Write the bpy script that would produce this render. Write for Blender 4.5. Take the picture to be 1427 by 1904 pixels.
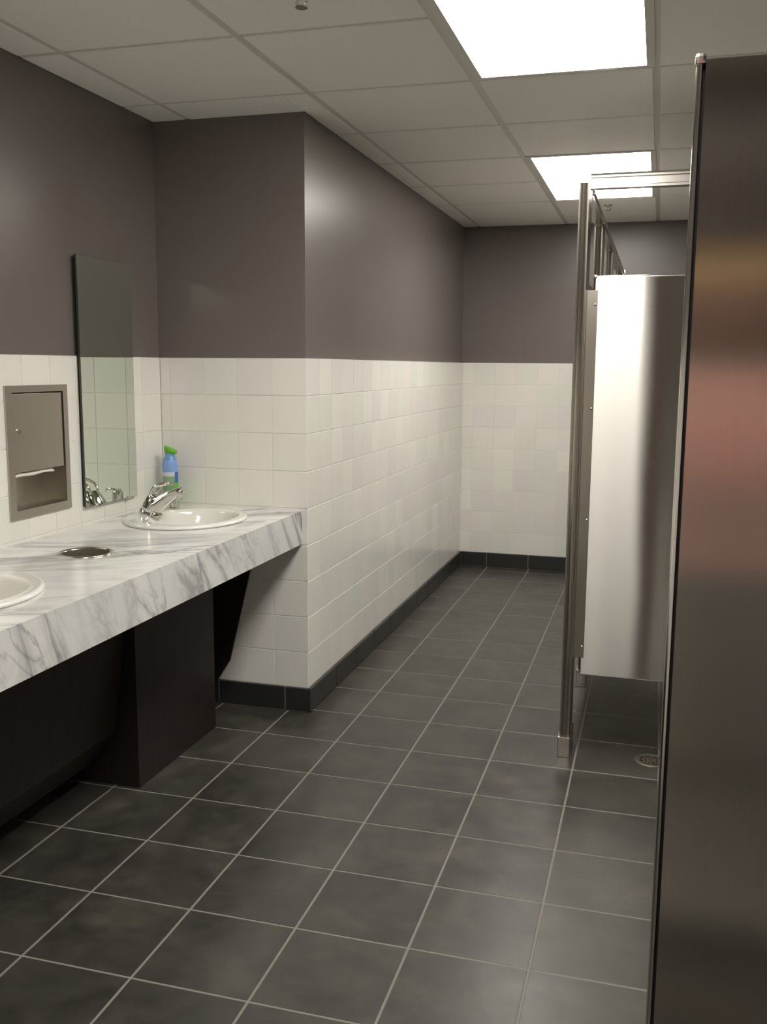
import bpy, bmesh, math, random
from mathutils import Vector, Matrix, Euler

for o in list(bpy.data.objects):
    bpy.data.objects.remove(o)
sc = bpy.context.scene
COL = sc.collection
FT = 0.3048                      # the place is laid out in feet
random.seed(7)

# ------------------------------------------------------------------ camera
def cam_matrix(yaw, pitch, roll):
    cy, sy, cp, sp, cr, sr = math.cos(yaw), math.sin(yaw), math.cos(pitch), math.sin(pitch), math.cos(roll), math.sin(roll)
    Rz = Matrix(((cy, -sy, 0), (sy, cy, 0), (0, 0, 1)))
    Rx = Matrix(((1, 0, 0), (0, cp, -sp), (0, sp, cp)))
    Ry = Matrix(((cr, 0, sr), (0, 1, 0), (-sr, 0, cr)))
    R = Rz @ Rx @ Ry
    r, f, u = R.col[0], R.col[1], R.col[2]
    return Matrix(((r[0], u[0], -f[0]), (r[1], u[1], -f[1]), (r[2], u[2], -f[2])))
cd = bpy.data.cameras.new('camera')
cam = bpy.data.objects.new('camera', cd)
COL.objects.link(cam)
cd.sensor_fit = 'HORIZONTAL'
cd.sensor_width = 36.0
cd.lens = 1772.1 * 36.0 / 1427.0
cd.clip_start = 0.01
M4 = cam_matrix(0.2779, -0.1515, -0.0070).to_4x4()
M4.translation = Vector((5.776, -6.0659, 4.775)) * FT
cam.matrix_world = M4
sc.camera = cam

# ------------------------------------------------------------------ light / exposure
LENS_STRENGTH = 9.0
LENS_COLOUR = (1.0, 0.957, 0.875)
w = bpy.data.worlds.new('world')
sc.world = w
w.use_nodes = True
w.node_tree.nodes['Background'].inputs[0].default_value = (0.02, 0.02, 0.02, 1)
w.node_tree.nodes['Background'].inputs[1].default_value = 0.0
sc.view_settings.view_transform = 'Standard'
sc.view_settings.look = 'None'
sc.view_settings.gamma = 1.0
sc.view_settings.use_curve_mapping = False
sc.view_settings.exposure = 1.02

# ------------------------------------------------------------------ node helpers
def new_mat(name):
    m = bpy.data.materials.new(name)
    m.use_nodes = True
    nt = m.node_tree
    return m, nt, nt.nodes['Principled BSDF']

def N(nt, typ, **kw):
    n = nt.nodes.new(typ)
    for k, v in kw.items():
        setattr(n, k, v)
    return n

def L(nt, a, b):
    nt.links.new(a, b)

def plain(name, col, rough=0.5, metal=0.0, spec=0.5, coat=0.0):
    m, nt, b = new_mat(name)
    b.inputs['Base Color'].default_value = (*col, 1)
    b.inputs['Roughness'].default_value = rough
    b.inputs['Metallic'].default_value = metal
    b.inputs['Specular IOR Level'].default_value = spec
    b.inputs['Coat Weight'].default_value = coat
    b.inputs['Coat Roughness'].default_value = 0.05
    return m

def objcoord(nt):
    return N(nt, 'ShaderNodeTexCoord').outputs['Object']

def noise(nt, vec, scale, detail=3, rough=0.5, dist=0.0):
    n = N(nt, 'ShaderNodeTexNoise')
    n.inputs['Scale'].default_value = scale
    n.inputs['Detail'].default_value = detail
    n.inputs['Roughness'].default_value = rough
    n.inputs['Distortion'].default_value = dist
    if vec is not None:
        L(nt, vec, n.inputs['Vector'])
    return n.outputs['Fac']

def ramp(nt, fac, stops, interp='LINEAR'):
    r = N(nt, 'ShaderNodeValToRGB')
    r.color_ramp.interpolation = interp
    els = r.color_ramp.elements
    while len(els) < len(stops):
        els.new(0.5)
    for e, (p, c) in zip(els, stops):
        e.position = p
        e.color = (*c, 1) if len(c) == 3 else c
    L(nt, fac, r.inputs['Fac'])
    return r.outputs['Color']

def math_n(nt, op, a, b=None):
    n = N(nt, 'ShaderNodeMath', operation=op)
    for i, v in enumerate((a, b)):
        if v is None:
            continue
        if isinstance(v, (int, float)):
            n.inputs[i].default_value = v
        else:
            L(nt, v, n.inputs[i])
    return n.outputs[0]

def mixc(nt, fac, a, b, typ='MIX'):
    n = N(nt, 'ShaderNodeMixRGB', blend_type=typ)
    for i, v in enumerate((fac, a, b)):
        if isinstance(v, (int, float)):
            n.inputs[i].default_value = v
        elif isinstance(v, tuple):
            n.inputs[i].default_value = (*v, 1)
        else:
            L(nt, v, n.inputs[i])
    return n.outputs[0]

def bump(nt, b, h, strength, dist=0.002):
    n = N(nt, 'ShaderNodeBump')
    n.inputs['Strength'].default_value = strength
    n.inputs['Distance'].default_value = dist
    L(nt, h, n.inputs['Height'])
    L(nt, n.outputs[0], b.inputs['Normal'])

# ------------------------------------------------------------------ materials
def make_paint():
    m, nt, b = new_mat('taupe_paint')
    c = objcoord(nt)
    f = noise(nt, c, 3.0, 3)
    L(nt, ramp(nt, f, [(0.3, (0.164, 0.138, 0.129)), (0.7, (0.174, 0.147, 0.138))]), b.inputs['Base Color'])
    b.inputs['Roughness'].default_value = 0.31
    b.inputs['Specular IOR Level'].default_value = 0.55
    bump(nt, b, noise(nt, c, 260.0, 2), 0.12, 0.0006)
    return m

def make_walltile():
    m, nt, b = new_mat('glazed_wall_tile')
    r = N(nt, 'ShaderNodeObjectInfo').outputs['Random']
    col = ramp(nt, r, [(0.0, (0.845, 0.828, 0.78)), (0.22, (0.86, 0.832, 0.79)), (0.44, (0.825, 0.825, 0.775)),
                       (0.62, (0.88, 0.865, 0.81)), (0.8, (0.83, 0.80, 0.77))], 'CONSTANT')
    L(nt, col, b.inputs['Base Color'])
    b.inputs['Roughness'].default_value = 0.2
    b.inputs['Specular IOR Level'].default_value = 0.5
    bump(nt, b, noise(nt, objcoord(nt), 14.0, 2), 0.12, 0.002)
    return m

def make_floortile():
    m, nt, b = new_mat('charcoal_floor_tile')
    oi = N(nt, 'ShaderNodeObjectInfo')
    tc = N(nt, 'ShaderNodeTexCoord').outputs['Object']
    add = N(nt, 'ShaderNodeVectorMath', operation='ADD')
    L(nt, tc, add.inputs[0])
    sc_ = N(nt, 'ShaderNodeVectorMath', operation='SCALE')
    L(nt, oi.outputs['Location'], sc_.inputs[0])
    sc_.inputs['Scale'].default_value = 3.7
    L(nt, sc_.outputs[0], add.inputs[1])
    v = add.outputs[0]
    f1 = noise(nt, v, 5.0, 6, 0.62, 0.4)
    f2 = noise(nt, v, 16.0, 5, 0.6, 0.2)
    base = ramp(nt, f1, [(0.28, (0.030, 0.028, 0.024)), (0.5, (0.046, 0.0425, 0.037)), (0.74, (0.078, 0.070, 0.059))])
    fine = ramp(nt, f2, [(0.3, (0.82, 0.82, 0.82)), (0.75, (1.2, 1.18, 1.14))])
    c = mixc(nt, 1.0, base, fine, 'MULTIPLY')
    rv = math_n(nt, 'MULTIPLY_ADD', oi.outputs['Random'], 0.24)
    rv.node.inputs[2].default_value = 0.88
    comb = N(nt, 'ShaderNodeCombineColor')
    for i in range(3):
        L(nt, rv, comb.inputs[i])
    L(nt, mixc(nt, 1.0, c, comb.outputs[0], 'MULTIPLY'), b.inputs['Base Color'])
    L(nt, ramp(nt, f2, [(0.2, (0.30,) * 3), (0.8, (0.42,) * 3)]), b.inputs['Roughness'])
    b.inputs['Specular IOR Level'].default_value = 0.75
    bump(nt, b, f2, 0.06, 0.002)
    return m

def make_ceiling_tile():
    m, nt, b = new_mat('acoustic_tile')
    c = objcoord(nt)
    f = noise(nt, c, 180.0, 3, 0.7)
    L(nt, ramp(nt, f, [(0.3, (0.90, 0.885, 0.84)), (0.6, (0.95, 0.935, 0.89))]), b.inputs['Base Color'])
    b.inputs['Roughness'].default_value = 0.95
    b.inputs['Specular IOR Level'].default_value = 0.1
    bump(nt, b, f, 0.25, 0.001)
    return m

def make_marble():
    m, nt, b = new_mat('marble_laminate')
    sep = N(nt, 'ShaderNodeSeparateXYZ')
    L(nt, objcoord(nt), sep.inputs[0])
    x, y, z = sep.outputs
    v = math_n(nt, 'SUBTRACT', x, math_n(nt, 'SUBTRACT', z, 2.83 * FT))       # the sheet unrolled over the front edge
    across = math_n(nt, 'SUBTRACT', y, math_n(nt, 'MULTIPLY', v, 0.62))
    along = math_n(nt, 'ADD', v, math_n(nt, 'MULTIPLY', y, 0.35))
    comb = N(nt, 'ShaderNodeCombineXYZ')
    L(nt, math_n(nt, 'MULTIPLY', across, 1.0), comb.inputs[0])
    L(nt, math_n(nt, 'MULTIPLY', along, 0.30), comb.inputs[1])
    vec = comb.outputs[0]
    n1 = noise(nt, vec, 4.2, 7, 0.60, 0.7)
    vein = math_n(nt, 'ABSOLUTE', math_n(nt, 'SUBTRACT', n1, 0.5))
    c1 = ramp(nt, vein, [(0.0, (0.30, 0.295, 0.31)), (0.014, (0.50, 0.495, 0.51)), (0.04, (0.80, 0.80, 0.805)), (0.085, (1, 1, 1))])
    n2 = noise(nt, vec, 9.0, 6, 0.6, 0.9)
    vein2 = math_n(nt, 'ABSOLUTE', math_n(nt, 'SUBTRACT', n2, 0.47))
    c2 = ramp(nt, vein2, [(0.0, (0.62, 0.62, 0.63)), (0.015, (0.84, 0.84, 0.84)), (0.045, (1, 1, 1))])
    msk = ramp(nt, noise(nt, vec, 3.3, 3), [(0.45, (0, 0, 0)), (0.62, (1, 1, 1))])
    c2m = mixc(nt, msk, (1.0, 1.0, 1.0), c2)
    cloud = ramp(nt, noise(nt, vec, 4.0, 4), [(0.3, (0.74, 0.74, 0.735)), (0.6, (0.82, 0.815, 0.80))])
    msk1 = ramp(nt, noise(nt, vec, 2.1, 2), [(0.40, (0.15, 0.15, 0.15)), (0.58, (1, 1, 1))])
    c1m = mixc(nt, msk1, (1.0, 1.0, 1.0), c1)
    c = mixc(nt, 1.0, mixc(nt, 1.0, cloud, c1m, 'MULTIPLY'), c2m, 'MULTIPLY')
    L(nt, c, b.inputs['Base Color'])
    b.inputs['Roughness'].default_value = 0.16
    return m

def make_steel(name, grain_dir, rough=0.25, aniso=0.8, col=(0.60, 0.57, 0.53), grain=(300, 300, 6), wav=0.0):
    """brushed metal: highlights are drawn out at right angles to the grain direction"""
    m = bpy.data.materials.new(name)
    m.use_nodes = True
    nt = m.node_tree
    nt.nodes.clear()
    g = N(nt, 'ShaderNodeBsdfAnisotropic')
    g.distribution = 'BECKMANN'
    out = N(nt, 'ShaderNodeOutputMaterial')
    L(nt, g.outputs[0], out.inputs[0])
    g.inputs['Roughness'].default_value = rough
    g.inputs['Anisotropy'].default_value = aniso
    t = N(nt, 'ShaderNodeCombineXYZ')
    for i in range(3):
        t.inputs[i].default_value = grain_dir[i]
    L(nt, t.outputs[0], g.inputs['Tangent'])
    mp = N(nt, 'ShaderNodeMapping')
    mp.inputs['Scale'].default_value = grain
    c = objcoord(nt)
    L(nt, c, mp.inputs['Vector'])
    f = noise(nt, mp.outputs[0], 1.0, 2)
    dk = tuple(v * 0.975 for v in col)
    lt = tuple(min(1, v * 1.025) for v in col)
    L(nt, ramp(nt, f, [(0.3, dk), (0.7, lt)]), g.inputs['Color'])
    if wav > 0:
        mp2 = N(nt, 'ShaderNodeMapping')
        mp2.inputs['Scale'].default_value = (2.2, 2.2, 1.1)
        L(nt, c, mp2.inputs['Vector'])
        n = N(nt, 'ShaderNodeBump')
        n.inputs['Strength'].default_value = wav
        n.inputs['Distance'].default_value = 0.02
        L(nt, noise(nt, mp2.outputs[0], 1.0, 1), n.inputs['Height'])
        L(nt, n.outputs[0], g.inputs['Normal'])
    return m

def make_wood():
    m, nt, b = new_mat('dark_brown_laminate')
    mp = N(nt, 'ShaderNodeMapping')
    mp.inputs['Scale'].default_value = (20, 20, 2)
    L(nt, objcoord(nt), mp.inputs['Vector'])
    f = noise(nt, mp.outputs[0], 2.0, 5, 0.6, 0.5)
    L(nt, ramp(nt, f, [(0.3, (0.015, 0.0105, 0.009)), (0.7, (0.024, 0.0165, 0.0135))]), b.inputs['Base Color'])
    b.inputs['Roughness'].default_value = 0.5
    b.inputs['Specular IOR Level'].default_value = 0.3
    return m

def make_wood_door():
    m, nt, b = new_mat('brown_door_wood')
    mp = N(nt, 'ShaderNodeMapping')
    mp.inputs['Scale'].default_value = (14, 14, 1.2)
    L(nt, objcoord(nt), mp.inputs['Vector'])
    f = noise(nt, mp.outputs[0], 2.0, 5, 0.6, 0.5)
    L(nt, ramp(nt, f, [(0.3, (0.050, 0.036, 0.028)), (0.7, (0.080, 0.056, 0.042))]), b.inputs['Base Color'])
    b.inputs['Roughness'].default_value = 0.45
    return m

PAINT = make_paint()
WTILE = make_walltile()
FTILE = make_floortile()
CTILE = make_ceiling_tile()
MARBLE = make_marble()
WOOD = make_wood()
WGROUT = plain('wall_grout', (0.82, 0.805, 0.76), 0.9, spec=0.2)
FGROUT = plain('floor_grout', (0.25, 0.237, 0.215), 0.9, spec=0.2)
BASE = plain('black_base_tile', (0.028, 0.027, 0.026), 0.3)
GRID = plain('white_grid_metal', (0.68, 0.66, 0.61), 0.45)
FRAME = plain('light_frame_white', (0.70, 0.68, 0.64), 0.4)
PORC = plain('porcelain', (0.84, 0.83, 0.79), 0.08, coat=0.3)
CHROME = plain('chrome', (0.66, 0.65, 0.62), 0.06, 1.0)
STEEL_V = make_steel('steel_horizontal_grain', (1, 0, 0), 0.21, 0.86, col=(0.45, 0.435, 0.41), grain=(6, 6, 300), wav=0.07)
STEEL_H = make_steel('steel_vertical_grain', (0, 0, 1), 0.22, 0.68, grain=(300, 300, 6))
STEEL_P = plain('steel_post', (0.48, 0.45, 0.40), 0.24, 1.0)
STEEL_R = plain('steel_trim', (0.62, 0.59, 0.55), 0.2, 1.0)
STEEL_D = plain('steel_dispenser', (0.50, 0.47, 0.41), 0.36, 1.0)
STEEL_L = plain('steel_liner', (0.36, 0.33, 0.28), 0.40, 0.85)
STEEL_DK = plain('steel_dark_recess', (0.28, 0.25, 0.21), 0.4, 1.0)
PAPER = plain('paper', (0.75, 0.72, 0.66), 0.9)
BRONZE = plain('drain_nickel', (0.45, 0.42, 0.36), 0.35, 1.0)
BLACK = plain('black_gap', (0.01, 0.01, 0.01), 0.8)
def make_mirror():
    m, nt, b = new_mat('mirror_glass')
    b.inputs['Base Color'].default_value = (0.76, 0.82, 0.74, 1)
    b.inputs['Metallic'].default_value = 1.0
    b.inputs['Roughness'].default_value = 0.012
    return m
MIRROR = make_mirror()
MEDGE = plain('mirror_edge', (0.05, 0.075, 0.045), 0.25)
def make_lens():
    m = bpy.data.materials.new('lit_diffuser')
    m.use_nodes = True
    nt = m.node_tree
    nt.nodes.clear()
    e = N(nt, 'ShaderNodeEmission')
    e.inputs[0].default_value = (*LENS_COLOUR, 1)
    e.inputs[1].default_value = LENS_STRENGTH
    o = N(nt, 'ShaderNodeOutputMaterial')
    L(nt, e.outputs[0], o.inputs[0])
    return m
LENS = make_lens()

# ------------------------------------------------------------------ object helpers (feet in, metres out)
def link_mesh(name, verts, faces, mat, parent=None, smooth=False, loc=None):
    me = bpy.data.meshes.new(name)
    me.from_pydata([(v[0] * FT, v[1] * FT, v[2] * FT) for v in verts], [], faces)
    bm = bmesh.new()
    bm.from_mesh(me)
    bmesh.ops.recalc_face_normals(bm, faces=bm.faces)
    bm.to_mesh(me)
    bm.free()
    if mat is not None:
        me.materials.append(mat)
    if smooth:
        for p in me.polygons:
            p.use_smooth = True
    return link_obj(name, me, parent, loc)

def link_obj(name, me, parent=None, loc=None):
    o = bpy.data.objects.new(name, me)
    COL.objects.link(o)
    if parent is not None:
        o.parent = parent
    if loc is not None:
        o.location = Vector(loc) * FT
    return o

def thing(name, label, cat, loc=(0, 0, 0), group=None):
    o = bpy.data.objects.new(name, None)
    COL.objects.link(o)
    o.location = Vector(loc) * FT
    o.empty_display_size = 0.05
    tag(o, label, cat, group)
    return o

def tag(o, label, cat=None, group=None, kind=None):
    o['label'] = label
    if cat:
        o['category'] = cat
    if group:
        o['group'] = group
    if kind:
        o['kind'] = kind
    return o

class MB:
    """collects shapes of one part; coordinates in feet"""
    def __init__(self):
        self.v = []
        self.f = []
    def add(self, vs, fs):
        n = len(self.v)
        self.v += [tuple(p) for p in vs]
        self.f += [tuple(i + n for i in f) for f in fs]
        return self
    def box(self, x0, x1, y0, y1, z0, z1):
        vs = [(x, y, z) for z in (z0, z1) for y in (y0, y1) for x in (x0, x1)]
        return self.add(vs, [(0, 2, 3, 1), (4, 5, 7, 6), (0, 1, 5, 4), (2, 6, 7, 3), (0, 4, 6, 2), (1, 3, 7, 5)])
    def cbox(self, x0, x1, y0, y1, z0, z1, c):
        """box with chamfered edges"""
        bm = bmesh.new()
        bmesh.ops.create_cube(bm, size=1.0)
        for p in bm.verts:
            p.co = Vector(((x0 + x1) / 2 + p.co.x * (x1 - x0), (y0 + y1) / 2 + p.co.y * (y1 - y0), (z0 + z1) / 2 + p.co.z * (z1 - z0)))
        bmesh.ops.bevel(bm, geom=bm.edges[:], offset=c, segments=2, affect='EDGES', profile=0.6)
        bm.verts.index_update()
        vs = [tuple(p.co) for p in bm.verts]
        fs = [tuple(q.index for q in f.verts) for f in bm.faces]
        bm.free()
        return self.add(vs, fs)
    def tube(self, path, radii, seg=16, cap=True, flat=1.0, up=(0, 0, 1)):
        P = [Vector(p) for p in path]
        if isinstance(radii, (int, float)):
            radii = [radii] * len(P)
        vs, fs = [], []
        prev = None
        for i, p in enumerate(P):
            t = (P[min(i + 1, len(P) - 1)] - P[max(i - 1, 0)]).normalized()
            if prev is None:
                a = Vector(up).cross(t)
                if a.length < 1e-3:
                    a = Vector((1, 0, 0)).cross(t)
                a.normalize()
            else:
                a = (prev - t * prev.dot(t)).normalized()
            prev = a
            b = t.cross(a)
            for k in range(seg):
                an = 2 * math.pi * k / seg
                q = p + a * math.cos(an) * radii[i] + b * math.sin(an) * radii[i] * flat
                vs.append(tuple(q))
        for i in range(len(P) - 1):
            for k in range(seg):
                k2 = (k + 1) % seg
                fs.append((i * seg + k, i * seg + k2, (i + 1) * seg + k2, (i + 1) * seg + k))
        if cap:
            fs.append(tuple(range(seg - 1, -1, -1)))
            n = (len(P) - 1) * seg
            fs.append(tuple(range(n, n + seg)))
        return self.add(vs, fs)
    def lathe(self, prof, centre=(0, 0), seg=40, sx=1.0, sy=1.0, offs=None, cap0=True, cap1=True):
        vs, fs = [], []
        for i, (r, z) in enumerate(prof):
            ox = offs[i] if offs else 0.0
            for k in range(seg):
                an = 2 * math.pi * k / seg
                vs.append((centre[0] + ox + r * sx * math.cos(an), centre[1] + r * sy * math.sin(an), z))
        for i in range(len(prof) - 1):
            for k in range(seg):
                k2 = (k + 1) % seg
                fs.append((i * seg + k, i * seg + k2, (i + 1) * seg + k2, (i + 1) * seg + k))
        if cap0:
            fs.append(tuple(range(seg - 1, -1, -1)))
        if cap1:
            n = (len(prof) - 1) * seg
            fs.append(tuple(range(n, n + seg)))
        return self.add(vs, fs)
    def build(self, name, mat, parent=None, smooth=False, angle=None):
        o = link_mesh(name, self.v, self.f, mat, parent, smooth)
        if parent is not None and parent.location.length > 0:
            o.matrix_parent_inverse = Matrix.Translation(-parent.location)
        if angle is not None:
            o.data.shade_smooth() if hasattr(o.data, 'shade_smooth') else None
            bm = bmesh.new()
            bm.from_mesh(o.data)
            for e in bm.edges:
                if len(e.link_faces) == 2 and e.calc_face_angle(0) > math.radians(angle):
                    e.smooth = False
            bm.to_mesh(o.data)
            bm.free()
        return o

def pillow(w, h, depth, ch):
    """one tile: back on the plane n=0, face at n=depth, chamfered rim; in (u, v, n)"""
    a, b = w / 2, h / 2
    V = []
    for (sx, sy, n) in ((a, b, 0), (a, b, depth - ch), (a - ch, b - ch, depth)):
        V += [(-sx, -sy, n), (sx, -sy, n), (sx, sy, n), (-sx, sy, n)]
    F = []
    for r in (0, 4):
        for k in range(4):
            F.append((r + k, r + (k + 1) % 4, r + 4 + (k + 1) % 4, r + 4 + k))
    F.append((8, 9, 10, 11))
    return V, F

# an axis map takes (u, v, n) to world offsets
AX = {'+x': lambda u, v, n: (n, u, v), '-x': lambda u, v, n: (-n, u, v),
      '+y': lambda u, v, n: (u, n, v), '-y': lambda u, v, n: (u, -n, v),
      '+z': lambda u, v, n: (u, v, n), '-z': lambda u, v, n: (u, v, -n)}
TILE_CACHE = {}
def rect_minus(r, h):
    u0, u1, v0, v1 = r
    a0, a1, b0, b1 = h
    if a0 >= u1 or a1 <= u0 or b0 >= v1 or b1 <= v0:
        return [r]
    out = []
    if a0 > u0: out.append((u0, a0, v0, v1))
    if a1 < u1: out.append((a1, u1, v0, v1))
    m0, m1 = max(u0, a0), min(u1, a1)
    if b0 > v0: out.append((m0, m1, v0, b0))
    if b1 < v1: out.append((m0, m1, b1, v1))
    return out

def place_tile(name, rects, plane, face, depth, ch, mat, parent):
    """rects: list of (u0,u1,v0,v1); plane: coordinate of the back plane"""
    rects = [r for r in rects if r[1] - r[0] > 3 * ch and r[3] - r[2] > 3 * ch]
    if not rects:
        return None
    u0, u1 = min(r[0] for r in rects), max(r[1] for r in rects)
    v0, v1 = min(r[2] for r in rects), max(r[3] for r in rects)
    cu, cv = (u0 + u1) / 2, (v0 + v1) / 2
    mp = AX[face]
    key = (face, depth, ch, mat.name, tuple(tuple(round(q, 4) for q in (r[0] - cu, r[1] - cu, r[2] - cv, r[3] - cv)) for r in rects))
    me = TILE_CACHE.get(key)
    if me is None:
        mb = MB()
        for r in rects:
            V, F = pillow(r[1] - r[0], r[3] - r[2], depth, ch)
            du, dv = (r[0] + r[1]) / 2 - cu, (r[2] + r[3]) / 2 - cv
            mb.add([mp(a + du, b + dv, n) for a, b, n in V], F)
        o = link_mesh(name, mb.v, mb.f, mat, parent)
        me = o.data
        TILE_CACHE[key] = me
    else:
        o = link_obj(name, me, parent)
    off = mp(cu, cv, 0)
    loc = list(off)
    axis = 'xyz'.index(face[1])
    loc[axis] = plane
    o.location = Vector(loc) * FT
    return o

# ------------------------------------------------------------------ room dimensions (feet)
XL, XR = -0.88, 9.9            # tile face of the sink wall, wall behind the stalls
XW, YW = 1.285, 5.925          # side face and end face of the wall that juts out
YB, YF = 16.45, -10.0           # far wall, wall behind the camera
ZC, ZT, ZB = 7.985, 4.88, 0.335
PR = 0.03                      # tile face stands this far in front of the paint
CX0, CDX, CY0, CDY = -0.389, 1.9945, 3.155, 2.0429

TOWEL = (2.615, 3.65, 3.13, 4.51)       # opening cut in the sink wall

def structure(o, label, cat):
    return tag(o, label, cat, kind='structure')

# floor
fl = MB().box(XL - .3, XR + .3, YF - .3, YB + .3, -0.3, -0.0035).build('floor', FGROUT)
structure(fl, 'charcoal square tile floor with pale grout lines', 'floor')
G = 0.0115
DRAIN = (5.91, 5.55, 0.20)
for i in range(-1, 10):
    for j in range(-7, 17):
        r = (max(i + G, XL - .02), min(i + 1 - G, XR + .02), max(j + G, YF - .02), min(j + 1 - G, YB + .02))
        if r[1] - r[0] < 0.05 or r[3] - r[2] < 0.05:
            continue
        rs = rect_minus(r, (-5, XW + 0.0, YW + 0.0, 40))
        place_tile('floor_tile', rs, -0.03, '+z', 0.03, 0.002, FTILE, fl)

# walls: painted slab, grout bed, tiles
def wall(name, label, slab, bed, tiles, hole=None):
    mb = MB()
    for s in slab:
        mb.box(*s)
    wobj = mb.build(name, PAINT)
    structure(wobj, label, 'wall')
    mb = MB()
    for s in bed:
        mb.box(*s)
    mb.build('grout_bed', WGROUT, wobj)
    if tiles:
        u0, u1, ustart, plane, face, du = tiles
        S = (ZT - ZB) / 9
        k0 = math.floor((u0 - ustart) / du)
        k1 = math.ceil((u1 - ustart) / du)
        g = 0.006
        for k in range(k0, k1):
            a, b = max(u0, ustart + k * du + .0035), min(u1, ustart + (k + 1) * du - .0035)
            if b - a < 0.03:
                continue
            for q in range(9):
                r = (a, b, ZB + q * S + (g if q else 0), ZB + (q + 1) * S - g)
                rs = [r] if hole is None else rect_minus(r, hole)
                place_tile('wall_tile', rs, plane, face, 0.012, 0.0025, WTILE, wobj)
    return wobj

TS = 0.5036
yo0, yo1, zo0, zo1 = TOWEL
wall('wall_left', 'taupe wall over pale square tiles behind the marble sink counter',
     [(XL - .33, XL - PR, YF, yo0, 0, ZC + .1), (XL - .33, XL - PR, yo1, YW + .3, 0, ZC + .1),
      (XL - .33, XL - PR, yo0, yo1, 0, zo0), (XL - .33, XL - PR, yo0, yo1, zo1, ZC + .1)],
     [(XL - PR, XL - .0065, YF, yo0, 0, ZT - .008), (XL - PR, XL - .0065, yo1, YW, 0, ZT - .008),
      (XL - PR, XL - .0065, yo0, yo1, 0, zo0), (XL - PR, XL - .0065, yo0, yo1, zo1, ZT - .008)],
     (-2.2, YW - .012, YW - 0.0, XL - .012, '+x', TS), TOWEL)
wall('wall_return', 'taupe and tiled wall end beside the sink counter, with the outer corner',
     [(XL - .3, XW - PR, YW + PR, YW + .33, 0, ZC + .1)],
     [(XL - .01, XW - .012, YW + .0065, YW + PR, 0, ZT - .008)],
     (XL, XW - .002, XW - 4 * TS, YW + .012, '-y', TS))
wall('wall_side', 'long taupe wall over cream tiles running from the corner to the far end',
     [(XW - .33, XW - PR, YW + .33, YB + .3, 0, ZC + .1)],
     [(XW - PR, XW - .0065, YW + .012, YB, 0, ZT - .008)],
     (YW + .002, YB - .012, YW + 0.0, XW - .012, '+x', TS))
wall('wall_back', 'far end wall, taupe above and cream tiles below',
     [(XW - .3, XR + .3, YB + PR, YB + .33, 0, ZC + .1)],
     [(XW - .01, XR, YB + .0065, YB + PR, 0, ZT - .008)],
     (XW, XR, XW + 0.27, YB + .012, '-y', TS))
wall('wall_right', 'taupe and tiled wall behind the stalls',
     [(XR + PR, XR + .33, YF, YB + .3, 0, ZC + .1)], [(XR, XR + PR, YF, YB, 0, ZT)], None)
wall('wall_rear', 'taupe and tiled wall behind the viewer',
     [(XL - .33, XR + .3, YF - .33, YF - PR, 0, ZC + .1)], [(XL, XR, YF - PR, YF, 0, ZT)], None)

# unseen door added behind the viewer to darken the near panel's reflection
dr_ = MB().cbox(4.7, 8.3, YF, YF + .04, 0.01, 6.85, .01).build('added_door', make_wood_door())
structure(dr_, 'unseen wide dark brown door added behind the viewer to darken the steel reflections', 'door')
DF = plain('door_frame_paint', (0.16, 0.13, 0.12), 0.4)
mb = MB().box(4.5, 4.7, YF, YF + .07, 0, 7.05).box(8.3, 8.5, YF, YF + .07, 0, 7.05).box(4.7, 8.3, YF, YF + .07, 6.85, 7.05)
mb.build('door_frame', DF, dr_)
MB().tube([(5.0, YF + .04, 3.3), (5.0, YF + .16, 3.3), (5.35, YF + .16, 3.3)], .03, 12).build('door_handle', CHROME, dr_, True)

# baseboards: each tile a piece
BT = 0.045
def baseboard(name, label, bedbox, a, b, plane, face, cuts):
    o = MB().box(*bedbox).build(name, FGROUT)
    structure(o, label, 'baseboard')
    cs = [a] + [c for c in cuts if a + .02 < c < b - .02] + [b]
    for p, q in zip(cs[:-1], cs[1:]):
        place_tile('base_tile', [(p + .008, q - .008, 0.008, ZB - .004)], plane, face, BT - .004, 0.006, BASE, o)
baseboard('baseboard_return', 'black tile base on the wall end under the counter',
          (XL, XW + BT - .014, YW - BT + .014, YW + .008, 0, ZB - .010), XL, XW + BT, YW - .004, '-y', [-.06, .95])
baseboard('baseboard_side', 'black tile base along the long tiled wall',
          (XW - .008, XW + BT - .014, YW - BT + .014, YB, 0, ZB - .010), YW - BT, YB, XW + .004, '+x', [7 + i for i in range(10)])
baseboard('baseboard_back', 'black tile base on the far end wall',
          (XW, XR, YB - BT + .014, YB + .008, 0, ZB - .010), XW + BT, XR, YB - .004, '-y', [1.97 + i for i in range(9)])
baseboard('baseboard_left', 'black tile base under the sink counter against the left wall',
          (XL - .008, XL + BT - .014, YF, YW, 0, ZB - .010), -2.2, YW - BT, XL + .004, '+x', [i for i in range(-2, 6)])

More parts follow.
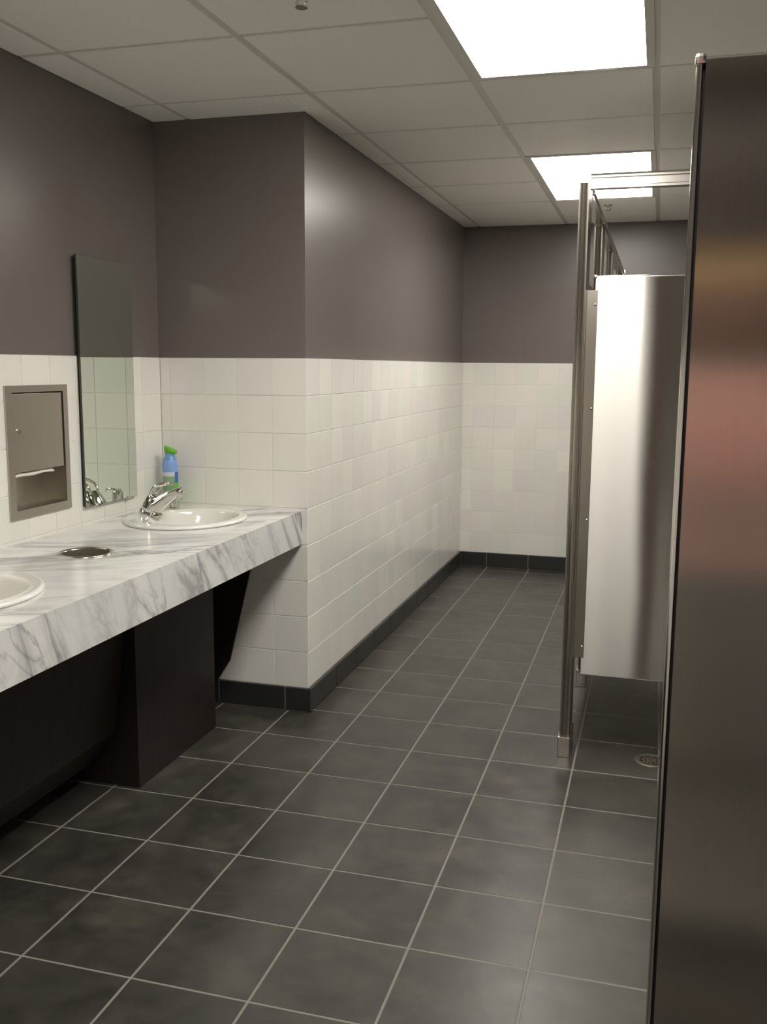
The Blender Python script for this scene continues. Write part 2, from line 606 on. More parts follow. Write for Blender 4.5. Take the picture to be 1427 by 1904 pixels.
# ceiling: grid bars recessed, tiles dropping below them
ce = MB().box(XL - .3, XR + .3, YF - .3, YB + .3, ZC + .06, ZC + .3).build('ceiling', GRID)
structure(ce, 'dropped ceiling of square off white acoustic tiles in a grid', 'ceiling')
LIGHT_COL = 2
LIGHT_ROWS = [(-5, -3), (-1, 1), (3, 5)]
GW = 0.040
for i in range(-1, 6):
    for j in range(-10, 8):
        if i == LIGHT_COL and any(a <= j < b for a, b in LIGHT_ROWS):
            continue
        r = (max(CX0 + i * CDX + GW, XL - .02), min(CX0 + (i + 1) * CDX - GW, XR + .02),
             max(CY0 + j * CDY + GW, YF - .02), min(CY0 + (j + 1) * CDY - GW, YB + .02))
        if r[1] - r[0] < 0.03 or r[3] - r[2] < 0.03:
            continue
        rs = rect_minus(r, (-5, XW - PR, YW + PR, 40))
        rs = [(a, b, max(c, -99), d) for a, b, c, d in rs]
        place_tile('ceiling_tile', rs, ZC + .055, '-z', 0.055, 0.008, CTILE, ce)
def grid_bar(x0, x1, y0, y1, dz=0.0):
    MB().box(x0, x1, y0, y1, ZC + .010 + dz, ZC + .058).build('grid_bar', GRID, ce)
for i in range(0, 6):
    x = CX0 + i * CDX
    grid_bar(x - .04, x + .04, YF, YW + PR if i == 0 else YB + PR)
for j in range(-10, 7):
    y = CY0 + j * CDY
    if YF < y < YB:
        xa, xb = (XL - PR if y < YW else XW - PR), XR + PR
        if any(a < j < b for a, b in LIGHT_ROWS):
            grid_bar(xa, CX0 + 2 * CDX, y - .039, y + .039, .003)
            grid_bar(CX0 + 3 * CDX, xb, y - .039, y + .039, .003)
        else:
            grid_bar(xa, xb, y - .039, y + .039, .003)
# wall angle along the perimeter
for n, bx in enumerate([(XL - PR, XL - PR + .06, YF, YW), (XL, XW - PR + .06, YW + PR - .06, YW + PR), (XW - PR, XW - PR + .06, YW, YB), (XW, XR, YB + PR - .06, YB + PR)]):
    MB().box(*bx, ZC + .022, ZC + .045).build('wall_angle', GRID, ce)

# ceiling lights
def ceiling_light(j0, j1, label):
    x0, x1 = CX0 + 2 * CDX + .02, CX0 + 3 * CDX - .02
    y0, y1 = CY0 + j0 * CDY + .02, CY0 + j1 * CDY - .02
    t = thing('ceiling_light', label, 'light', ((x0 + x1) / 2, (y0 + y1) / 2, ZC), 'recessed ceiling lights')
    fw = .085
    mb = MB()
    mb.box(x0, x0 + fw, y0, y1, ZC - .004, ZC + .055)
    mb.box(x1 - fw, x1, y0, y1, ZC - .004, ZC + .055)
    mb.box(x0 + fw, x1 - fw, y0, y0 + fw, ZC - .004, ZC + .055)
    mb.box(x0 + fw, x1 - fw, y1 - fw, y1, ZC - .004, ZC + .055)
    mb.build('frame', FRAME, t)
    MB().box(x0 + fw, x1 - fw, y0 + fw, y1 - fw, ZC + .012, ZC + .03).build('diffuser', LENS, t)
ceiling_light(-5, -3, 'rectangular recessed ceiling light added above the viewer, outside the picture, for the light and reflections')  # guessed third light, unseen, added at the same spacing to match light and reflections
ceiling_light(-1, 1, 'nearest large glowing ceiling light panel at the top of the picture')
ceiling_light(3, 5, 'farther glowing ceiling light panel above the steel headrail')

# sprinklers
def sprinkler(x, y, drop, label):
    t = thing('sprinkler', label, 'sprinkler', (x, y, ZC))
    MB().lathe([(.09, ZC + .002), (.09, ZC - .008), (.05, ZC - .02), (.025, ZC - .02)], (x, y), 24).build('escutcheon', CHROME, t, True, 30)
    mb = MB().lathe([(.028, ZC - .02), (.028, ZC - drop * .55)], (x, y), 14)
    for s in (-1, 1):
        mb.tube([(x + s * .026, y, ZC - drop * .5), (x + s * .05, y, ZC - drop * .72), (x + s * .008, y, ZC - drop * .96)], .009, 8)
    mb.build('body', CHROME, t, True, 40)
    mb = MB().lathe([(.02, ZC - drop * .95), (.055, ZC - drop * .97), (.055, ZC - drop), (.0, ZC - drop)], (x, y), 20, cap1=False)
    mb.build('deflector', STEEL_DK, t, True, 30)
sprinkler(2.66, 2.17, .16, 'small pendant sprinkler head at the top edge of the picture, over the sinks')
sprinkler(4.64, 14.1, .10, 'flat sprinkler head on the far ceiling behind the stall headrail')

# ------------------------------------------------------------------ sink counter
CXF, CZ, CH = 1.205, 2.83, 0.455
CY_0 = -2.1
SX, SY1, SY2 = 0.07, 4.78, 0.47       # sink centres
SB, SA = 0.75, 0.86                   # semi axes x, y
TX, TY, TR = 0.11, 2.47, 0.285
def ell(cx, cy, a, b, n=48):
    return [(cx + a * math.cos(2 * math.pi * k / n), cy + b * math.sin(2 * math.pi * k / n)) for k in range(n)]
def holed_slab(x0, x1, y0, y1, z0, z1, holes):
    bm = bmesh.new()
    def loop(pts):
        vs = [bm.verts.new((p[0], p[1], z1)) for p in pts]
        return [bm.edges.new((vs[k], vs[(k + 1) % len(vs)])) for k in range(len(vs))]
    E_ = loop([(x0, y0), (x1, y0), (x1, y1), (x0, y1)])
    for h in holes:
        E_ += loop(h)
    bmesh.ops.triangle_fill(bm, use_beauty=True, use_dissolve=False, edges=E_)
    ex = bmesh.ops.extrude_face_region(bm, geom=bm.faces[:])
    for v in [g for g in ex['geom'] if isinstance(g, bmesh.types.BMVert)]:
        v.co.z = z0
    bm.verts.index_update()
    vs = [tuple(v.co) for v in bm.verts]
    fs = [tuple(v.index for v in f.verts) for f in bm.faces]
    bm.free()
    return vs, fs
ct = thing('sink_counter', 'long white marble patterned counter with grey veins and deep front edge', 'counter', (0.2, 2, 0))
vs, fs = holed_slab(XL + .002, CXF - .02, CY_0, YW - .001, CZ - .1, CZ, [ell(SX, SY1, SB * .93, SA * .93), ell(SX, SY2, SB * .93, SA * .93), ell(TX, TY, TR - .01, TR - .01)])
MB().add(vs, fs).build('worktop', MARBLE, ct)
MB().box(CXF - .02, CXF, CY_0, YW, CZ - CH, CZ).build('front_edge', MARBLE, ct)
MB().box(CXF - .1, CXF - .02, CY_0, YW, CZ - CH + .01, CZ - .1).build('edge_backing', WOOD, ct)
# sloped privacy panel under the near half of the counter
def slope(name, prof, y0, y1, th):
    mb = MB()
    n = len(prof)
    back = [(x - th, z) for x, z in prof]
    vs = [(x, y, z) for y in (y0, y1) for x, z in prof + back[::-1]]
    m = 2 * n
    fs = [(k, (k + 1) % m, m + (k + 1) % m, m + k) for k in range(m)]
    for o in (0, m):
        for k in range(n - 1):
            fs.append((o + k, o + k + 1, o + m - 2 - k, o + m - 1 - k))
    mb.add(vs, fs)
    return mb.build(name, WOOD, ct)
slope('sloped_panel', [(.24, CZ - CH), (.16, 1.6), (.02, .65), (-.22, .29)], CY_0, 3.04, .05)
# support gusset on the wall end, same profile
gp = [(XL + .05, .29), (-.11, .285), (.13, .65), (.465, 2.0), (.56, CZ - CH), (XL + .05, CZ - CH)]
n_ = len(gp)
MB().add([(x, y, z) for y in (5.85, YW - BT - .005) for x, z in gp], [tuple(range(n_)), tuple(range(2 * n_ - 1, n_ - 1, -1))] + [(k, (k + 1) % n_, n_ + (k + 1) % n_, n_ + k) for k in range(n_)]).build('support_gusset', WOOD, ct)
# cupboard box below the counter, standing on the floor
cb = thing('under_counter_cabinet', 'dark brown box cabinet standing on the floor under the marble counter', 'cabinet', (0, 4, 0))
MB().box(XL + .05, .285, 3.06, 5.0, 0, 2.24).build('body', WOOD, cb)
MB().box(.285, .305, 3.05, 5.01, 0.004, CZ - CH - .002).build('front_panel', WOOD, cb)

# sinks
def sink(cy, label):
    t = thing('oval_sink', label, 'sink', (SX, cy, CZ), 'oval drop in sinks')
    prof, off = [], []
    # outer rim, deck, basin
    for r, z, o in [(.96, .0, 0), (1.0, .006, 0), (1.005, .022, 0), (.985, .04, 0), (.955, .046, 0), (.93, .042, 0), (.90, .044, 0),
                    (.86, .046, .01), (.80, .046, .05), (.765, .044, .085), (.735, .034, .095), (.715, .01, .1), (.69, -.06, .1), (.64, -.2, .09), (.54, -.33, .08), (.38, -.41, .05), (.2, -.44, .02), (.07, -.45, 0.0)]:
        prof.append((r, CZ + z))
        off.append(o * .9)
    mb = MB().lathe(prof, (SX, cy), 64, SB, SA, off, cap0=False)
    # outside of the bowl
    mb.lathe([(.92, CZ + .0), (.86, CZ - .1), (.70, CZ - .30), (.42, CZ - .48), (.09, CZ - .52)], (SX + .06, cy), 32, SB * .98, SA * .98, cap0=False)
    mb.build('bowl', PORC, t, True)
    MB().lathe([(.0, CZ - .437), (.075, CZ - .437), (.085, CZ - .445)], (SX, cy), 24, cap0=False, cap1=False).build('drain', CHROME, t, True)
    return t
sink(SY1, 'white oval porcelain sink set in the counter end near the tiled corner')
sink(SY2, 'white oval porcelain sink at the left edge, beside the waste hole')

def faucet(cy, label):
    bx, z0 = -.41, CZ + .046
    t = thing('faucet', label, 'faucet', (bx, cy, z0), 'single lever chrome faucets')
    mb = MB().tube([(bx - .03, cy, z0 + .001), (bx - .028, cy, z0 + .02), (bx - .022, cy, z0 + .03)], [.15, .15, .135], 28)
    mb.build('base_plate', CHROME, t, True, 40)
    mb = MB().tube([(bx - .03, cy, z0 + .02), (bx - .01, cy, z0 + .09), (bx + .015, cy, z0 + .16), (bx + .04, cy, z0 + .22), (bx + .052, cy, z0 + .243), (bx + .058, cy, z0 + .25)],
                   [.132, .122, .108, .092, .075, .02], 28)
    mb.build('body', CHROME, t, True)
    mb = MB().tube([(bx - .03, cy, z0 + .06), (bx + .06, cy, z0 + .115), (bx + .15, cy, z0 + .18), (bx + .25, cy, z0 + .245), (bx + .33, cy, z0 + .285), (bx + .40, cy, z0 + .305), (bx + .435, cy, z0 + .30)],
                   [.12, .108, .088, .07, .058, .052, .035], 24)
    mb.build('spout', CHROME, t, True)
    mb = MB().tube([(bx + .395, cy, z0 + .30), (bx + .39, cy, z0 + .205)], [.045, .038], 20)
    mb.tube([(bx + .41, cy, z0 + .325), (bx + .43, cy, z0 + .362)], [.028, .02], 12)
    mb.build('aerator', CHROME, t, True, 40)
    mb = MB()
    for s in (-1, 1):
        mb.tube([(bx + .02, cy + s * .06, z0 + .22), (bx + .03, cy + s * .092, z0 + .29), (bx + .075, cy + s * .095, z0 + .355), (bx + .145, cy + s * .075, z0 + .395),
                 (bx + .22, cy + s * .045, z0 + .408), (bx + .29, cy, z0 + .405)], [.017, .017, .018, .021, .024, .02], 12)
    mb.build('loop_lever', CHROME, t, True)
faucet(SY1 + .0, 'chrome single lever faucet with loop handle on the far sink')
faucet(SY2 + .0, 'chrome single lever faucet with loop handle on the near sink, left of the picture')

def soap_pump(cx, cy, label):
    z0 = CZ + .046
    t = thing('soap_pump', label, 'soap dispenser', (cx, cy, z0))
    MB().lathe([(.095, z0 + .001), (.095, z0 + .015), (.075, z0 + .024), (.068, z0 + .19), (.05, z0 + .2), (.05, z0 + .225), (.0, z0 + .23)], (cx, cy), 24, cap1=False).build('body', CHROME, t, True, 35)
    MB().tube([(cx, cy, z0 + .205), (cx + .08, cy, z0 + .222), (cx + .13, cy, z0 + .225), (cx + .17, cy, z0 + .212), (cx + .185, cy, z0 + .19)], [.022, .019, .016, .014, .012], 12).build('nozzle', CHROME, t, True)
soap_pump(-.41, 5.31, 'short chrome soap pump on the sink rim behind the faucet')

# waste hole
t = thing('waste_chute', 'round stainless steel waste opening set in the marble counter', 'waste chute', (TX, TY, CZ))
MB().lathe([(TR, CZ), (TR, CZ + .008), (TR - .012, CZ + .014), (TR - .032, CZ + .012), (TR - .04, CZ)], (TX, TY), 48, cap0=False, cap1=False).build('rim', STEEL_R, t, True)
MB().lathe([(TR - .038, CZ + .006), (TR - .04, CZ - .38)], (TX, TY), 48, cap0=False, cap1=False).build('liner', STEEL_L, t, True)
MB().lathe([(TR - .04, CZ - .38), (.02, CZ - .38)], (TX, TY), 48, cap0=False).build('liner_bottom', STEEL_L, t)

# mirror
t = thing('mirror', 'tall narrow frameless mirror on the sink wall above the counter', 'mirror', (XL, 4.53, 3.06))
MY0, MY1, MZ0, MZ1 = 3.935, 5.125, 3.058, 6.05
MB().box(XL + .002, XL + .03, MY0 + .012, MY1 - .012, MZ0 + .012, MZ1 - .012).build('shade_gap_plate', BLACK, t)  # plate coloured black to stand in for the shadow gap behind the glass
MB().box(XL + .03, XL + .052, MY0, MY1, MZ0, MZ1).build('glass_edge', MEDGE, t)
MB().box(XL + .052, XL + .056, MY0 + .003, MY1 - .003, MZ0 + .003, MZ1 - .003).build('glass', MIRROR, t)
for y in (MY0 + .28, MY1 - .22):
    MB().cbox(XL, XL + .066, y - .03, y + .03, MZ0 - .012, MZ0 + .022, .005).build('clip', CHROME, t)

# paper towel dispenser, recessed
t = thing('paper_towel_dispenser', 'recessed stainless paper towel dispenser in the wall left of the mirror', 'dispenser', (XL, 3.13, 3.1))
Y0, Y1, Z0, Z1 = 2.58, 3.69, 3.095, 4.545
y0, y1, z0, z1 = 2.685, 3.605, 3.19, 4.47
x = XL
mb = MB()
for b in [(Y0, y0, Z0, Z1), (y1, Y1, Z0, Z1), (y0, y1, Z0, z0), (y0, y1, z1, Z1)]:
    mb.box(x - .002, x + .022, *b)
mb.build('frame', STEEL_D, t)
mb = MB()
mb.box(x - .32, x - .30, y0 - .02, y1 + .02, z0 - .02, z1 + .02)
mb.box(x - .30, x - .001, y0 - .02, y0, z0 - .02, z1 + .02)
mb.box(x - .30, x - .001, y1, y1 + .02, z0 - .02, z1 + .02)
mb.box(x - .30, x - .001, y0, y1, z0 - .02, z0)
mb.box(x - .30, x - .001, y0, y1, z1, z1 + .02)
mb.build('recess_box', STEEL_D, t)
d = MB().cbox(x - .02, x + .012, y0 + .012, y1 - .022, 3.605, z1 - .014, .004).build('door', STEEL_D, t)
mb = MB().tube([(x + .010, 2.785, 4.05), (x + .03, 2.785, 4.05)], [.03, .026], 20)
mb.build('lock', CHROME, d, True, 40)
sh = []
for k in range(13):
    u = y0 + .02 + k * (0.70 / 12)
    zz = 3.578 + .005 * math.sin(k * .9) + .012 * (k / 12)
    sh.append((x - .10, u, 3.64 + .01 * math.sin(k * 1.3)))
    sh.append((x - .015, u, zz))
    sh.append((x + .006, u, zz - .022))
fs = []
for k in range(12):
    for q in range(2):
        fs.append((k * 3 + q, k * 3 + q + 1, k * 3 + q + 4, k * 3 + q + 3))
pt = link_mesh('paper_towel', sh, fs, PAPER, None, True)
sm = pt.modifiers.new('thick', 'SOLIDIFY')
sm.thickness = 0.003
tag(pt, 'white paper towel edge hanging out of the recessed dispenser', 'paper towel')

# air freshener can
ax_, ay_ = -.645, 5.70
t = thing('air_freshener', 'blue and green spray can with tilted green cap in the counter corner', 'spray can', (ax_, ay_, CZ))
def can_mat():
    m, nt, b = new_mat('can_print')
    sep = N(nt, 'ShaderNodeSeparateXYZ')
    L(nt, objcoord(nt), sep.inputs[0])
    zf = math_n(nt, 'DIVIDE', math_n(nt, 'SUBTRACT', sep.outputs[2], CZ * FT), 0.82 * FT)
    base = ramp(nt, zf, [(0.0, (0.27, 0.40, 0.25)), (0.30, (0.20, 0.36, 0.17)), (0.44, (0.26, 0.42, 0.24)), (0.53, (0.62, 0.66, 0.75)), (0.60, (0.24, 0.40, 0.78)), (0.80, (0.15, 0.33, 0.62))], 'CONSTANT')
    # right hand panel: blue square over bright green leaf print
    right = math_n(nt, 'GREATER_THAN', math_n(nt, 'ADD', math_n(nt, 'MULTIPLY', sep.outputs[0], 0.855), math_n(nt, 'MULTIPLY', sep.outputs[1], 0.517)), (-.645 * .855 + 5.7 * .517 + .055) * FT)
    pan = ramp(nt, zf, [(0.0, (0.10, 0.42, 0.05)), (0.18, (0.55, 0.62, 0.3)), (0.24, (0.12, 0.48, 0.06)), (0.42, (0.05, 0.13, 0.48)), (0.60, (0.24, 0.40, 0.78))], 'CONSTANT')
    inb = math_n(nt, 'MULTIPLY', right, math_n(nt, 'LESS_THAN', zf, 0.6))
    L(nt, mixc(nt, inb, base, pan), b.inputs['Base Color'])
    b.inputs['Roughness'].default_value = 0.3
    return m
MB().lathe([(.098, CZ), (.105, CZ + .012), (.107, CZ + .05), (.107, CZ + .52), (.104, CZ + .60), (.092, CZ + .66), (.074, CZ + .695), (.066, CZ + .715), (.066, CZ + .755)], (ax_, ay_), 32).build('can', can_mat(), t, True, 50)
GREEN = plain('green_plastic', (0.14, 0.47, 0.03), 0.35)
mb = MB()
Rm = Euler((math.radians(-8), math.radians(24), 0)).to_matrix()
prof2 = [(.05, -.05), (.075, -.02), (.092, .012), (.098, .03), (.09, .045), (.06, .05), (.0, .05)]
vs, fs = [], []
sgm = 28
for r, h in prof2:
    for k in range(sgm):
        an = 2 * math.pi * k / sgm
        p = Rm @ Vector((r * math.cos(an), r * math.sin(an), h))
        vs.append((ax_ + p.x, ay_ + p.y, CZ + .772 + p.z))
for i in range(len(prof2) - 1):
    for k in range(sgm):
        k2 = (k + 1) % sgm
        fs.append((i * sgm + k, i * sgm + k2, (i + 1) * sgm + k2, (i + 1) * sgm + k))
mb.add(vs, fs)
mb.build('cap', GREEN, t, True)

# ------------------------------------------------------------------ stalls
PX0, PX1 = 4.80, 4.915           # pilaster thickness
def edge_profile_post(x0, x1, y0, y1, z0, z1):
    """pilaster slab with a crowned strip on its narrow near and far edges"""
    mb = MB().box(x0, x1, y0 + .03, y1 - .03, z0, z1)
    cx = (x0 + x1) / 2
    for s, ye in ((-1, y0 + .03), (1, y1 - .03)):
        pts = [(-.0575, 0), (-.0575, .010), (-.040, .012), (-.036, .006), (-.030, .008), (-.018, .024), (0, .030), (.018, .024), (.030, .008), (.036, .006), (.040, .012), (.0575, .010), (.0575, 0)]
        n = len(pts)
        vs = [(cx + px, ye + s * py, z) for z in (z0, z1) for px, py in pts]
        fs = [(k, k + 1, n + k + 1, n + k) for k in range(n - 1)] + [tuple(range(n)), tuple(range(2 * n - 1, n - 1, -1))]
        mb.add(vs, fs)
    return mb
def pilaster(y0, y1, label, top=6.755):
    t = thing('stall_pilaster', label, 'pilaster', ((PX0 + PX1) / 2, (y0 + y1) / 2, 0), 'stall pilasters')
    edge_profile_post(PX0, PX1, y0, y1, .02, top).build('post', STEEL_P, t)
    mb = MB().cbox(PX0 - .018, PX1 + .018, y0 - .018, y1 + .018, 0, .262, .012)
    mb.build('shoe', STEEL_R, t)
    MB().box(PX0 + .01, PX1 - .01, y0 + .01, y1 - .01, top, top + .008).build('cap', STEEL_R, t)
    if top > 6.8:
        MB().cbox(PX1 - .022, PX1 - .008, y0 + .02, y0 + .12, top + .008, top + .075, .003).build('cap_tab', STEEL_R, t)
    return t
pilaster(5.36, 5.90, 'nearest tall steel stall pilaster with a shoe on the floor', 6.85)
pilaster(8.12, 8.75, 'second steel stall pilaster, just beyond the corner post')
pilaster(11.10, 11.75, 'third steel stall pilaster along the row')
pilaster(15.75, YB, 'last steel stall pilaster against the far wall')

def headrail(p0, p1, label, bolts=(), brackets=()):
    """hollow anti-grip rail: cross section swept along x or y"""
    t = thing('headrail', label, 'headrail', p0, 'stall headrails')
    alongx = abs(p1[0] - p0[0]) > abs(p1[1] - p0[1])
    sec = [(-.062, -.08), (.062, -.08), (.062, -.055), (.05, -.045), (.05, .03), (.066, .04), (.066, .06), (.03, .09), (-.03, .09), (-.066, .06), (-.066, .04), (-.05, .03), (-.05, -.045), (-.062, -.055)]
    n = len(sec)
    vs = []
    for p in (p0, p1):
        for a, b in sec:
            vs.append((p[0] + (0 if alongx else a), p[1] + (a if alongx else 0), p[2] + b))
    fs = [(k, (k + 1) % n, n + (k + 1) % n, n + k) for k in range(n)] + [tuple(range(n)), tuple(range(2 * n - 1, n - 1, -1))]
    MB().add(vs, fs).build('rail', STEEL_R, t)
    for y in bolts:
        mb = MB().tube([(p0[0] + .045, y, p0[2] + .0), (p0[0] + .062, y, p0[2]), (p0[0] + .07, y, p0[2])], [.018, .018, .006], 12)
        mb.build('bolt', CHROME, t, True, 50)
    for b in brackets:
        MB().cbox(*b, .008).build('wall_flange', CHROME, t)
    return t
HZ = 6.845
headrail((4.925, 5.44, HZ + .02), (XR - .01, 5.44, HZ + .02), 'steel headrail crossing in front of the far ceiling light', (), [(XR - .05, XR, 5.36, 5.52, 6.76, 6.96)])
headrail((4.858, 5.91, HZ), (4.858, YB - .01, HZ), 'steel headrail running away above the stall fronts to the far wall', (6.1, 8.25, 8.55, 11.25, 11.55, 13.2, 15.9), [(4.78, 4.95, YB - .06, YB, 6.75, 6.95)])
def crowned_panel(name, label, cat, x0, x1, y, z0, z1, th, mat, crown=.03, group=None, groove=0.0):
    """flush panel in a plane of constant y: two faces, crowned locking strips round the rim and corner clips"""
    t = thing(name, label, cat, ((x0 + x1) / 2, y, z0), group)
    h = th / 2
    MB().box(x0 + crown + groove, x1, y - h, y + h, z0 + crown, z1 - crown).build('face', mat, t)
    if groove > 0:
        MB().box(x0 + crown - .002, x0 + crown + groove, y - h + .03, y + h - .03, z0 + crown, z1 - crown).build('edge_channel', BLACK, t)
    def strip(p0, p1, out):
        # half round strip from p0 to p1, bulging in direction out
        vs = []
        K = 9
        for p in (p0, p1):
            for k in range(K):
                an = math.pi * k / (K - 1)
                off = -math.cos(an) * h * .94
                bul = math.sin(an) * crown
                vs.append((p[0] + out[0] * bul, y + off, p[1] + out[1] * bul))
        fs = [(k, k + 1, K + k + 1, K + k) for k in range(K - 1)] + [tuple(range(K)), tuple(range(2 * K - 1, K - 1, -1))]
        MB().add(vs, fs).build('edge_strip', STEEL_R, t, True, 60)
    strip((x0 + crown, z0 + crown), (x0 + crown, z1 - crown), (-1, 0))
    strip((x0 + crown, z1 - crown), (x1, z1 - crown), (0, 1))
    strip((x0 + crown, z0 + crown), (x1, z0 + crown), (0, -1))
    for zz in (z0, z1):
        s = 1 if zz == z0 else -1
        MB().cbox(x0 - .004, x0 + crown + .015, y - h - .004, y + h + .004, min(zz - s * .004, zz + s * (crown + .015)), max(zz - s * .004, zz + s * (crown + .015)), .012).build('corner_clip', STEEL_R, t)
    return t

# side panel of the first stall
pn = crowned_panel('stall_side_panel', 'brushed stainless side panel of the first stall with a bright streak', 'panel', 5.0, XR - .02, 5.52, 1.03, 5.835, .085, STEEL_V, .022)
# full height bracket joining it to the pilaster
br = MB().box(4.915, 5.05, 5.462, 5.474, 1.262, 5.665).build('bracket', STEEL_P, pn)
MB().box(4.915, 4.925, 5.40, 5.474, 1.262, 5.665).build('bracket_flange', STEEL_P, br)
for z in (1.40, 2.97, 4.30, 5.50):
    MB().tube([(5.025, 5.464, z), (5.025, 5.450, z), (5.025, 5.446, z)], [.016, .014, .005], 12).build('rivet', CHROME, br, True, 60)
# partitions between the stalls and the stall doors
for y, lab in ((8.43, 'steel partition between first and second stall'), (11.42, 'steel partition between second and third stall')):
    crowned_panel('stall_partition', lab, 'panel', 5.0, XR - .02, y, 1.03, 5.835, .085, STEEL_P, .022, 'partitions between stalls')
def door(y0, y1, label):
    t = thing('stall_door', label, 'door', (4.86, (y0 + y1) / 2, 1.03), 'stall doors')
    MB().cbox(4.815, 4.90, y0, y1, 1.03, 5.80, .015).build('leaf', STEEL_P, t)
    MB().cbox(4.79, 4.815, y1 - .25, y1 - .12, 3.3, 3.42, .006).build('latch', CHROME, t)
    for z in (1.3, 5.5):
        MB().tube([(4.86, y0 - .012, z - .06), (4.86, y0 - .012, z + .06)], .02, 10).build('hinge', CHROME, t, True, 40)
door(5.94, 8.08, 'closed steel door of the first stall')
door(8.79, 11.06, 'closed steel door of the second stall')
door(11.79, 15.71, 'closed wide steel door of the last stall')

# nearest panel at the right edge of the picture
np_ = crowned_panel('privacy_panel', 'large near stainless panel filling the right edge of the picture', 'panel', 5.848, XR - .02, -2.415, 1.0, 5.835, .09, STEEL_H, .018, None, .013)
for z in (1.6, 3.4, 5.2):
    MB().cbox(XR - .12, XR, -2.49, -2.34, z - .12, z + .12, .01).build('wall_bracket', STEEL_R, np_)
for yy in (-2.415,):
    MB().tube([(7.9, yy, 0), (7.9, yy, 1.0)], .05, 16).build('support_leg', STEEL_R, np_, True, 40)

# floor drain
t = thing('floor_drain', 'round metal floor drain in the dark tiles by the near panel edge', 'drain', (DRAIN[0], DRAIN[1], 0))
dx, dy, dr = DRAIN
MB().lathe([(dr, 0), (dr, .008), (dr - .012, .012), (dr - .03, .012), (dr - .034, .004)], (dx, dy), 40, cap0=False, cap1=False).build('ring', BRONZE, t, True, 40)
MB().lathe([(dr - .03, .003), (.0, .003)], (dx, dy), 40, cap0=False, cap1=False).build('sump', BLACK, t)
mb = MB()
for r0, r1 in ((.135, .165), (.085, .11), (.035, .06)):
    mb.lathe([(r0, .004), (r0, .011), (r1, .011), (r1, .004)], (dx, dy), 32, cap0=False, cap1=False)
for k in range(8):
    a = k * math.pi / 4
    c, s = math.cos(a), math.sin(a)
    p = [(.0, -.010), (dr - .03, -.010), (dr - .03, .010), (.0, .010)]
    mb.add([(dx + u * c - v * s, dy + u * s + v * c, z) for z in (.004, .0115) for u, v in p], [(4, 5, 6, 7), (0, 1, 5, 4), (1, 2, 6, 5), (2, 3, 7, 6), (3, 0, 4, 7)])
mb.build('grate', BRONZE, t)

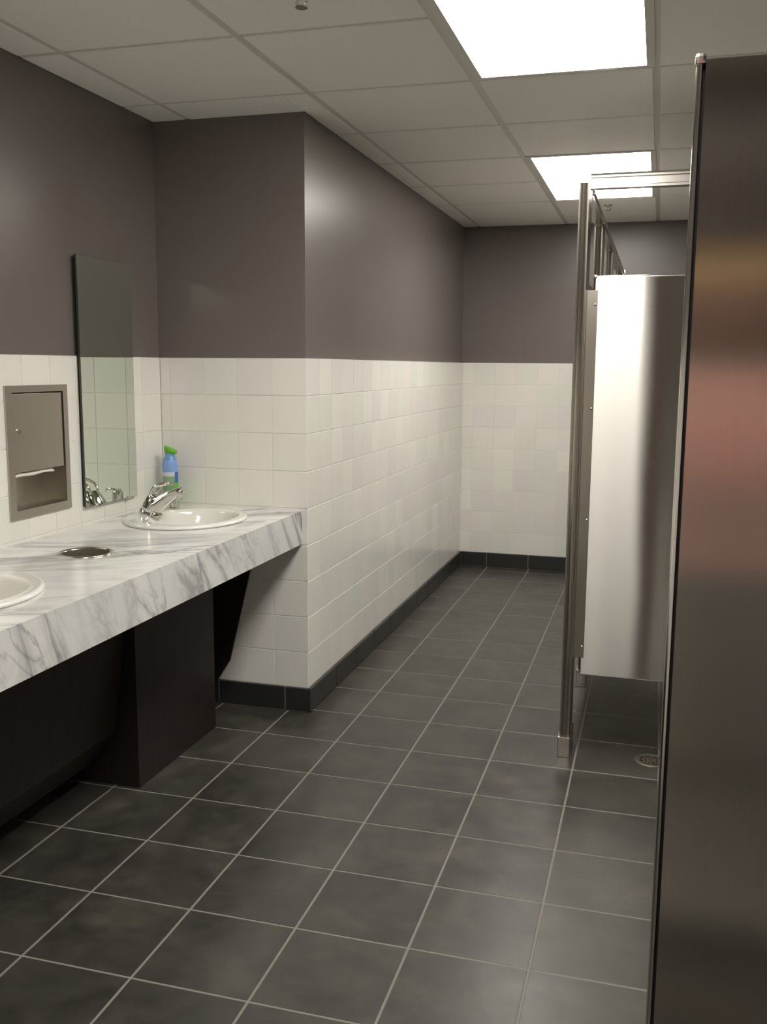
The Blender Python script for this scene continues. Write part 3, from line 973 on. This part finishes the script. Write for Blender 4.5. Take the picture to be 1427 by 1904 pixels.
# ------------------------------------------------------------------ the person taking the picture, mirrored in the steel panels
def person(px, py):
    SKIN = plain('skin', (0.55, 0.29, 0.20), 0.5)
    SHIRT = plain('pink_shirt', (0.78, 0.33, 0.29), 0.85)
    TROUS = plain('dark_trousers', (0.035, 0.030, 0.030), 0.9)
    SHOE = plain('black_shoe', (0.015, 0.014, 0.014), 0.5)
    HAIR = plain('light_brown_hair', (0.85, 0.52, 0.20), 0.5)
    V, E, R = [], [], []
    def v(x, y, z, r, r2=None):
        V.append((x * FT, y * FT, z * FT))
        R.append((r * FT, (r2 or r) * FT))
        return len(V) - 1
    def chain(start, pts):
        a = start
        for p in pts:
            b = v(*p)
            E.append((a, b))
            a = b
        return a
    pel = v(px, py, 3.05, .50, .36)
    ch = chain(pel, [(px, py, 3.45, .46, .33), (px, py, 3.95, .50, .36), (px, py, 4.45, .54, .36), (px, py - .02, 4.72, .30, .26)])
    neck = chain(ch, [(px, py, 4.86, .19), (px, py + .03, 4.98, .20)])
    chest = pel + 3
    hands = []
    for s in (-1, 1):
        hand = (5.776 + s * .17, -6.22, 4.66)
        sh = (px + s * .60, py + .02, 4.55, .20)
        el = (px + s * .72, py + .34, 3.78, .15)
        fo = ((el[0] + hand[0]) / 2, (el[1] + hand[1]) / 2, (el[2] + hand[2]) / 2 - .02, .125)
        wr = (hand[0] + s * .03, hand[1] - .10, hand[2] - .16, .085)
        chain(chest, [sh, ((sh[0] + el[0]) / 2, (sh[1] + el[1]) / 2, (sh[2] + el[2]) / 2, .165), el, fo, wr, (*hand, .10)])
        hands.append(hand)
        hip = (px + s * .27, py, 2.85, .30)
        chain(pel, [hip, (px + s * .28, py + .02, 2.2, .27), (px + s * .28, py + .03, 1.6, .20), (px + s * .29, py, 1.1, .185), (px + s * .30, py - .03, .32, .12), (px + s * .30, py + .02, .12, .13), (px + s * .32, py + .42, .09, .11)])
    me = bpy.data.meshes.new('skeleton')
    me.from_pydata(V, E, [])
    tmp = bpy.data.objects.new('person_skeleton', me)
    COL.objects.link(tmp)
    sk = tmp.modifiers.new('skin', 'SKIN')
    for i, sv in enumerate(me.skin_vertices[0].data):
        sv.radius = R[i]
        sv.use_root = (i == pel)
    ss = tmp.modifiers.new('sub', 'SUBSURF')
    ss.levels = 2
    dg = bpy.context.evaluated_depsgraph_get()
    dg.update()
    bme = bpy.data.meshes.new_from_object(tmp.evaluated_get(dg))
    bpy.data.objects.remove(tmp)
    # head with nose and ears joined into the same body mesh
    bm = bmesh.new()
    bm.from_mesh(bme)
    hc = Vector((px, py + .06, 5.25)) * FT
    def blob(c, rad, seg=20):
        r = bmesh.ops.create_uvsphere(bm, u_segments=seg, v_segments=seg // 2 + 2, radius=1.0)
        for q in r['verts']:
            q.co = Vector((c[0] + q.co.x * rad[0] * FT, c[1] + q.co.y * rad[1] * FT, c[2] + q.co.z * rad[2] * FT))
    blob(hc, (.255, .31, .42), 32)
    blob(hc + Vector((0, .16, -.24)) * FT, (.17, .14, .15))
    blob(hc + Vector((0, .31, -.05)) * FT, (.045, .075, .085), 12)
    for s in (-1, 1):
        blob(hc + Vector((s * .255, -.02, -.03)) * FT, (.03, .06, .10), 12)
    # fingers closed round the phone: four behind the far edge, thumb in front
    for s, h in zip((-1, 1), hands):
        for k in range(5):
            z = h[2] + .13 - k * .075
            ln = (.15, .20, .22, .20, .16)[k]
            base = Vector((h[0] + s * .02, h[1] + (.02 if k else -.02), z))
            mid = base + Vector((-s * ln * .35, .06 if k else .02, .01))
            tip = base + Vector((-s * ln * .9, .05 if k else .03, .0 if k else .06))
            mb = MB().tube([base, mid, tip], [.036, .033, .024], 10)
            vs = [bm.verts.new(Vector(p) * FT) for p in mb.v]
            for f in mb.f:
                bm.faces.new([vs[i] for i in f])
    bmesh.ops.recalc_face_normals(bm, faces=bm.faces)
    bm.to_mesh(bme)
    bm.free()
    bme.materials.clear()
    for m in (SKIN, SHIRT, TROUS, SHOE):
        bme.materials.append(m)
    for p in bme.polygons:
        c = p.center / FT
        p.use_smooth = True
        hand = min((Vector((c.x, c.y, c.z)) - Vector(h)).length for h in hands)
        if c.z < .2:
            p.material_index = 3
        elif c.z < 3.15 and abs(c.y - py) < .7:
            p.material_index = 2
        elif c.z > 4.78 and abs(c.x - px) < .45 and c.y < py + .6 or hand < .30:
            p.material_index = 0
        else:
            p.material_index = 1
    t = thing('person', 'person in pink shirt holding up a phone, mirrored in the near steel panel', 'person', (px, py, 0))
    def put(name, me_):
        o = link_obj(name, me_, t)
        o.matrix_parent_inverse = Matrix.Translation(-t.location)
        return o
    put('body', bme)
    # hair: cap shell over the skull
    bm = bmesh.new()
    r = bmesh.ops.create_uvsphere(bm, u_segments=32, v_segments=20, radius=1.0)
    for q in r['verts']:
        x, y, z = q.co
        q.co = Vector((px + x * .285, py + .04 + y * .335, 5.29 + z * .44)) * FT
    bm.faces.ensure_lookup_table()
    dele = []
    for f in bm.faces:
        c = f.calc_center_median() / FT
        dy, dz = c.y - py - .04, c.z - 5.29
        if dz < .05 and dy > -.02 or dz < -.30 or (dz < .16 and dy > .16):
            dele.append(f)
    bmesh.ops.delete(bm, geom=dele, context='FACES')
    hm = bpy.data.meshes.new('hair')
    bm.to_mesh(hm)
    bm.free()
    hm.materials.append(HAIR)
    for p in hm.polygons:
        p.use_smooth = True
    put('hair', hm)
    for s in (-1, 1):
        mb = MB().tube([(px + s * .10, py + .335, 5.27), (px + s * .10, py + .365, 5.27)], [.035, .02], 12)
        mb.build('eye', plain('eye', (0.05, 0.04, 0.03), 0.1), t, True)
    MB().tube([(px - .08, py + .335, 5.03), (px, py + .355, 5.025), (px + .08, py + .335, 5.03)], [.012, .02, .012], 10).build('mouth', plain('lips', (0.35, 0.11, 0.09), 0.4), t, True)
    ph = thing('phone', 'black phone held up by the person taking the picture', 'phone', (5.776, -6.15, 4.72))
    MB().cbox(5.776 - .125, 5.776 + .125, -6.165, -6.135, 4.53, 4.82, .012).build('case', BLACK, ph)
    MB().box(5.776 - .11, 5.776 + .11, -6.168, -6.165, 4.55, 4.80).build('screen', plain('screen', (0.02, 0.02, 0.025), 0.1), ph)
person(6.22, -7.15)
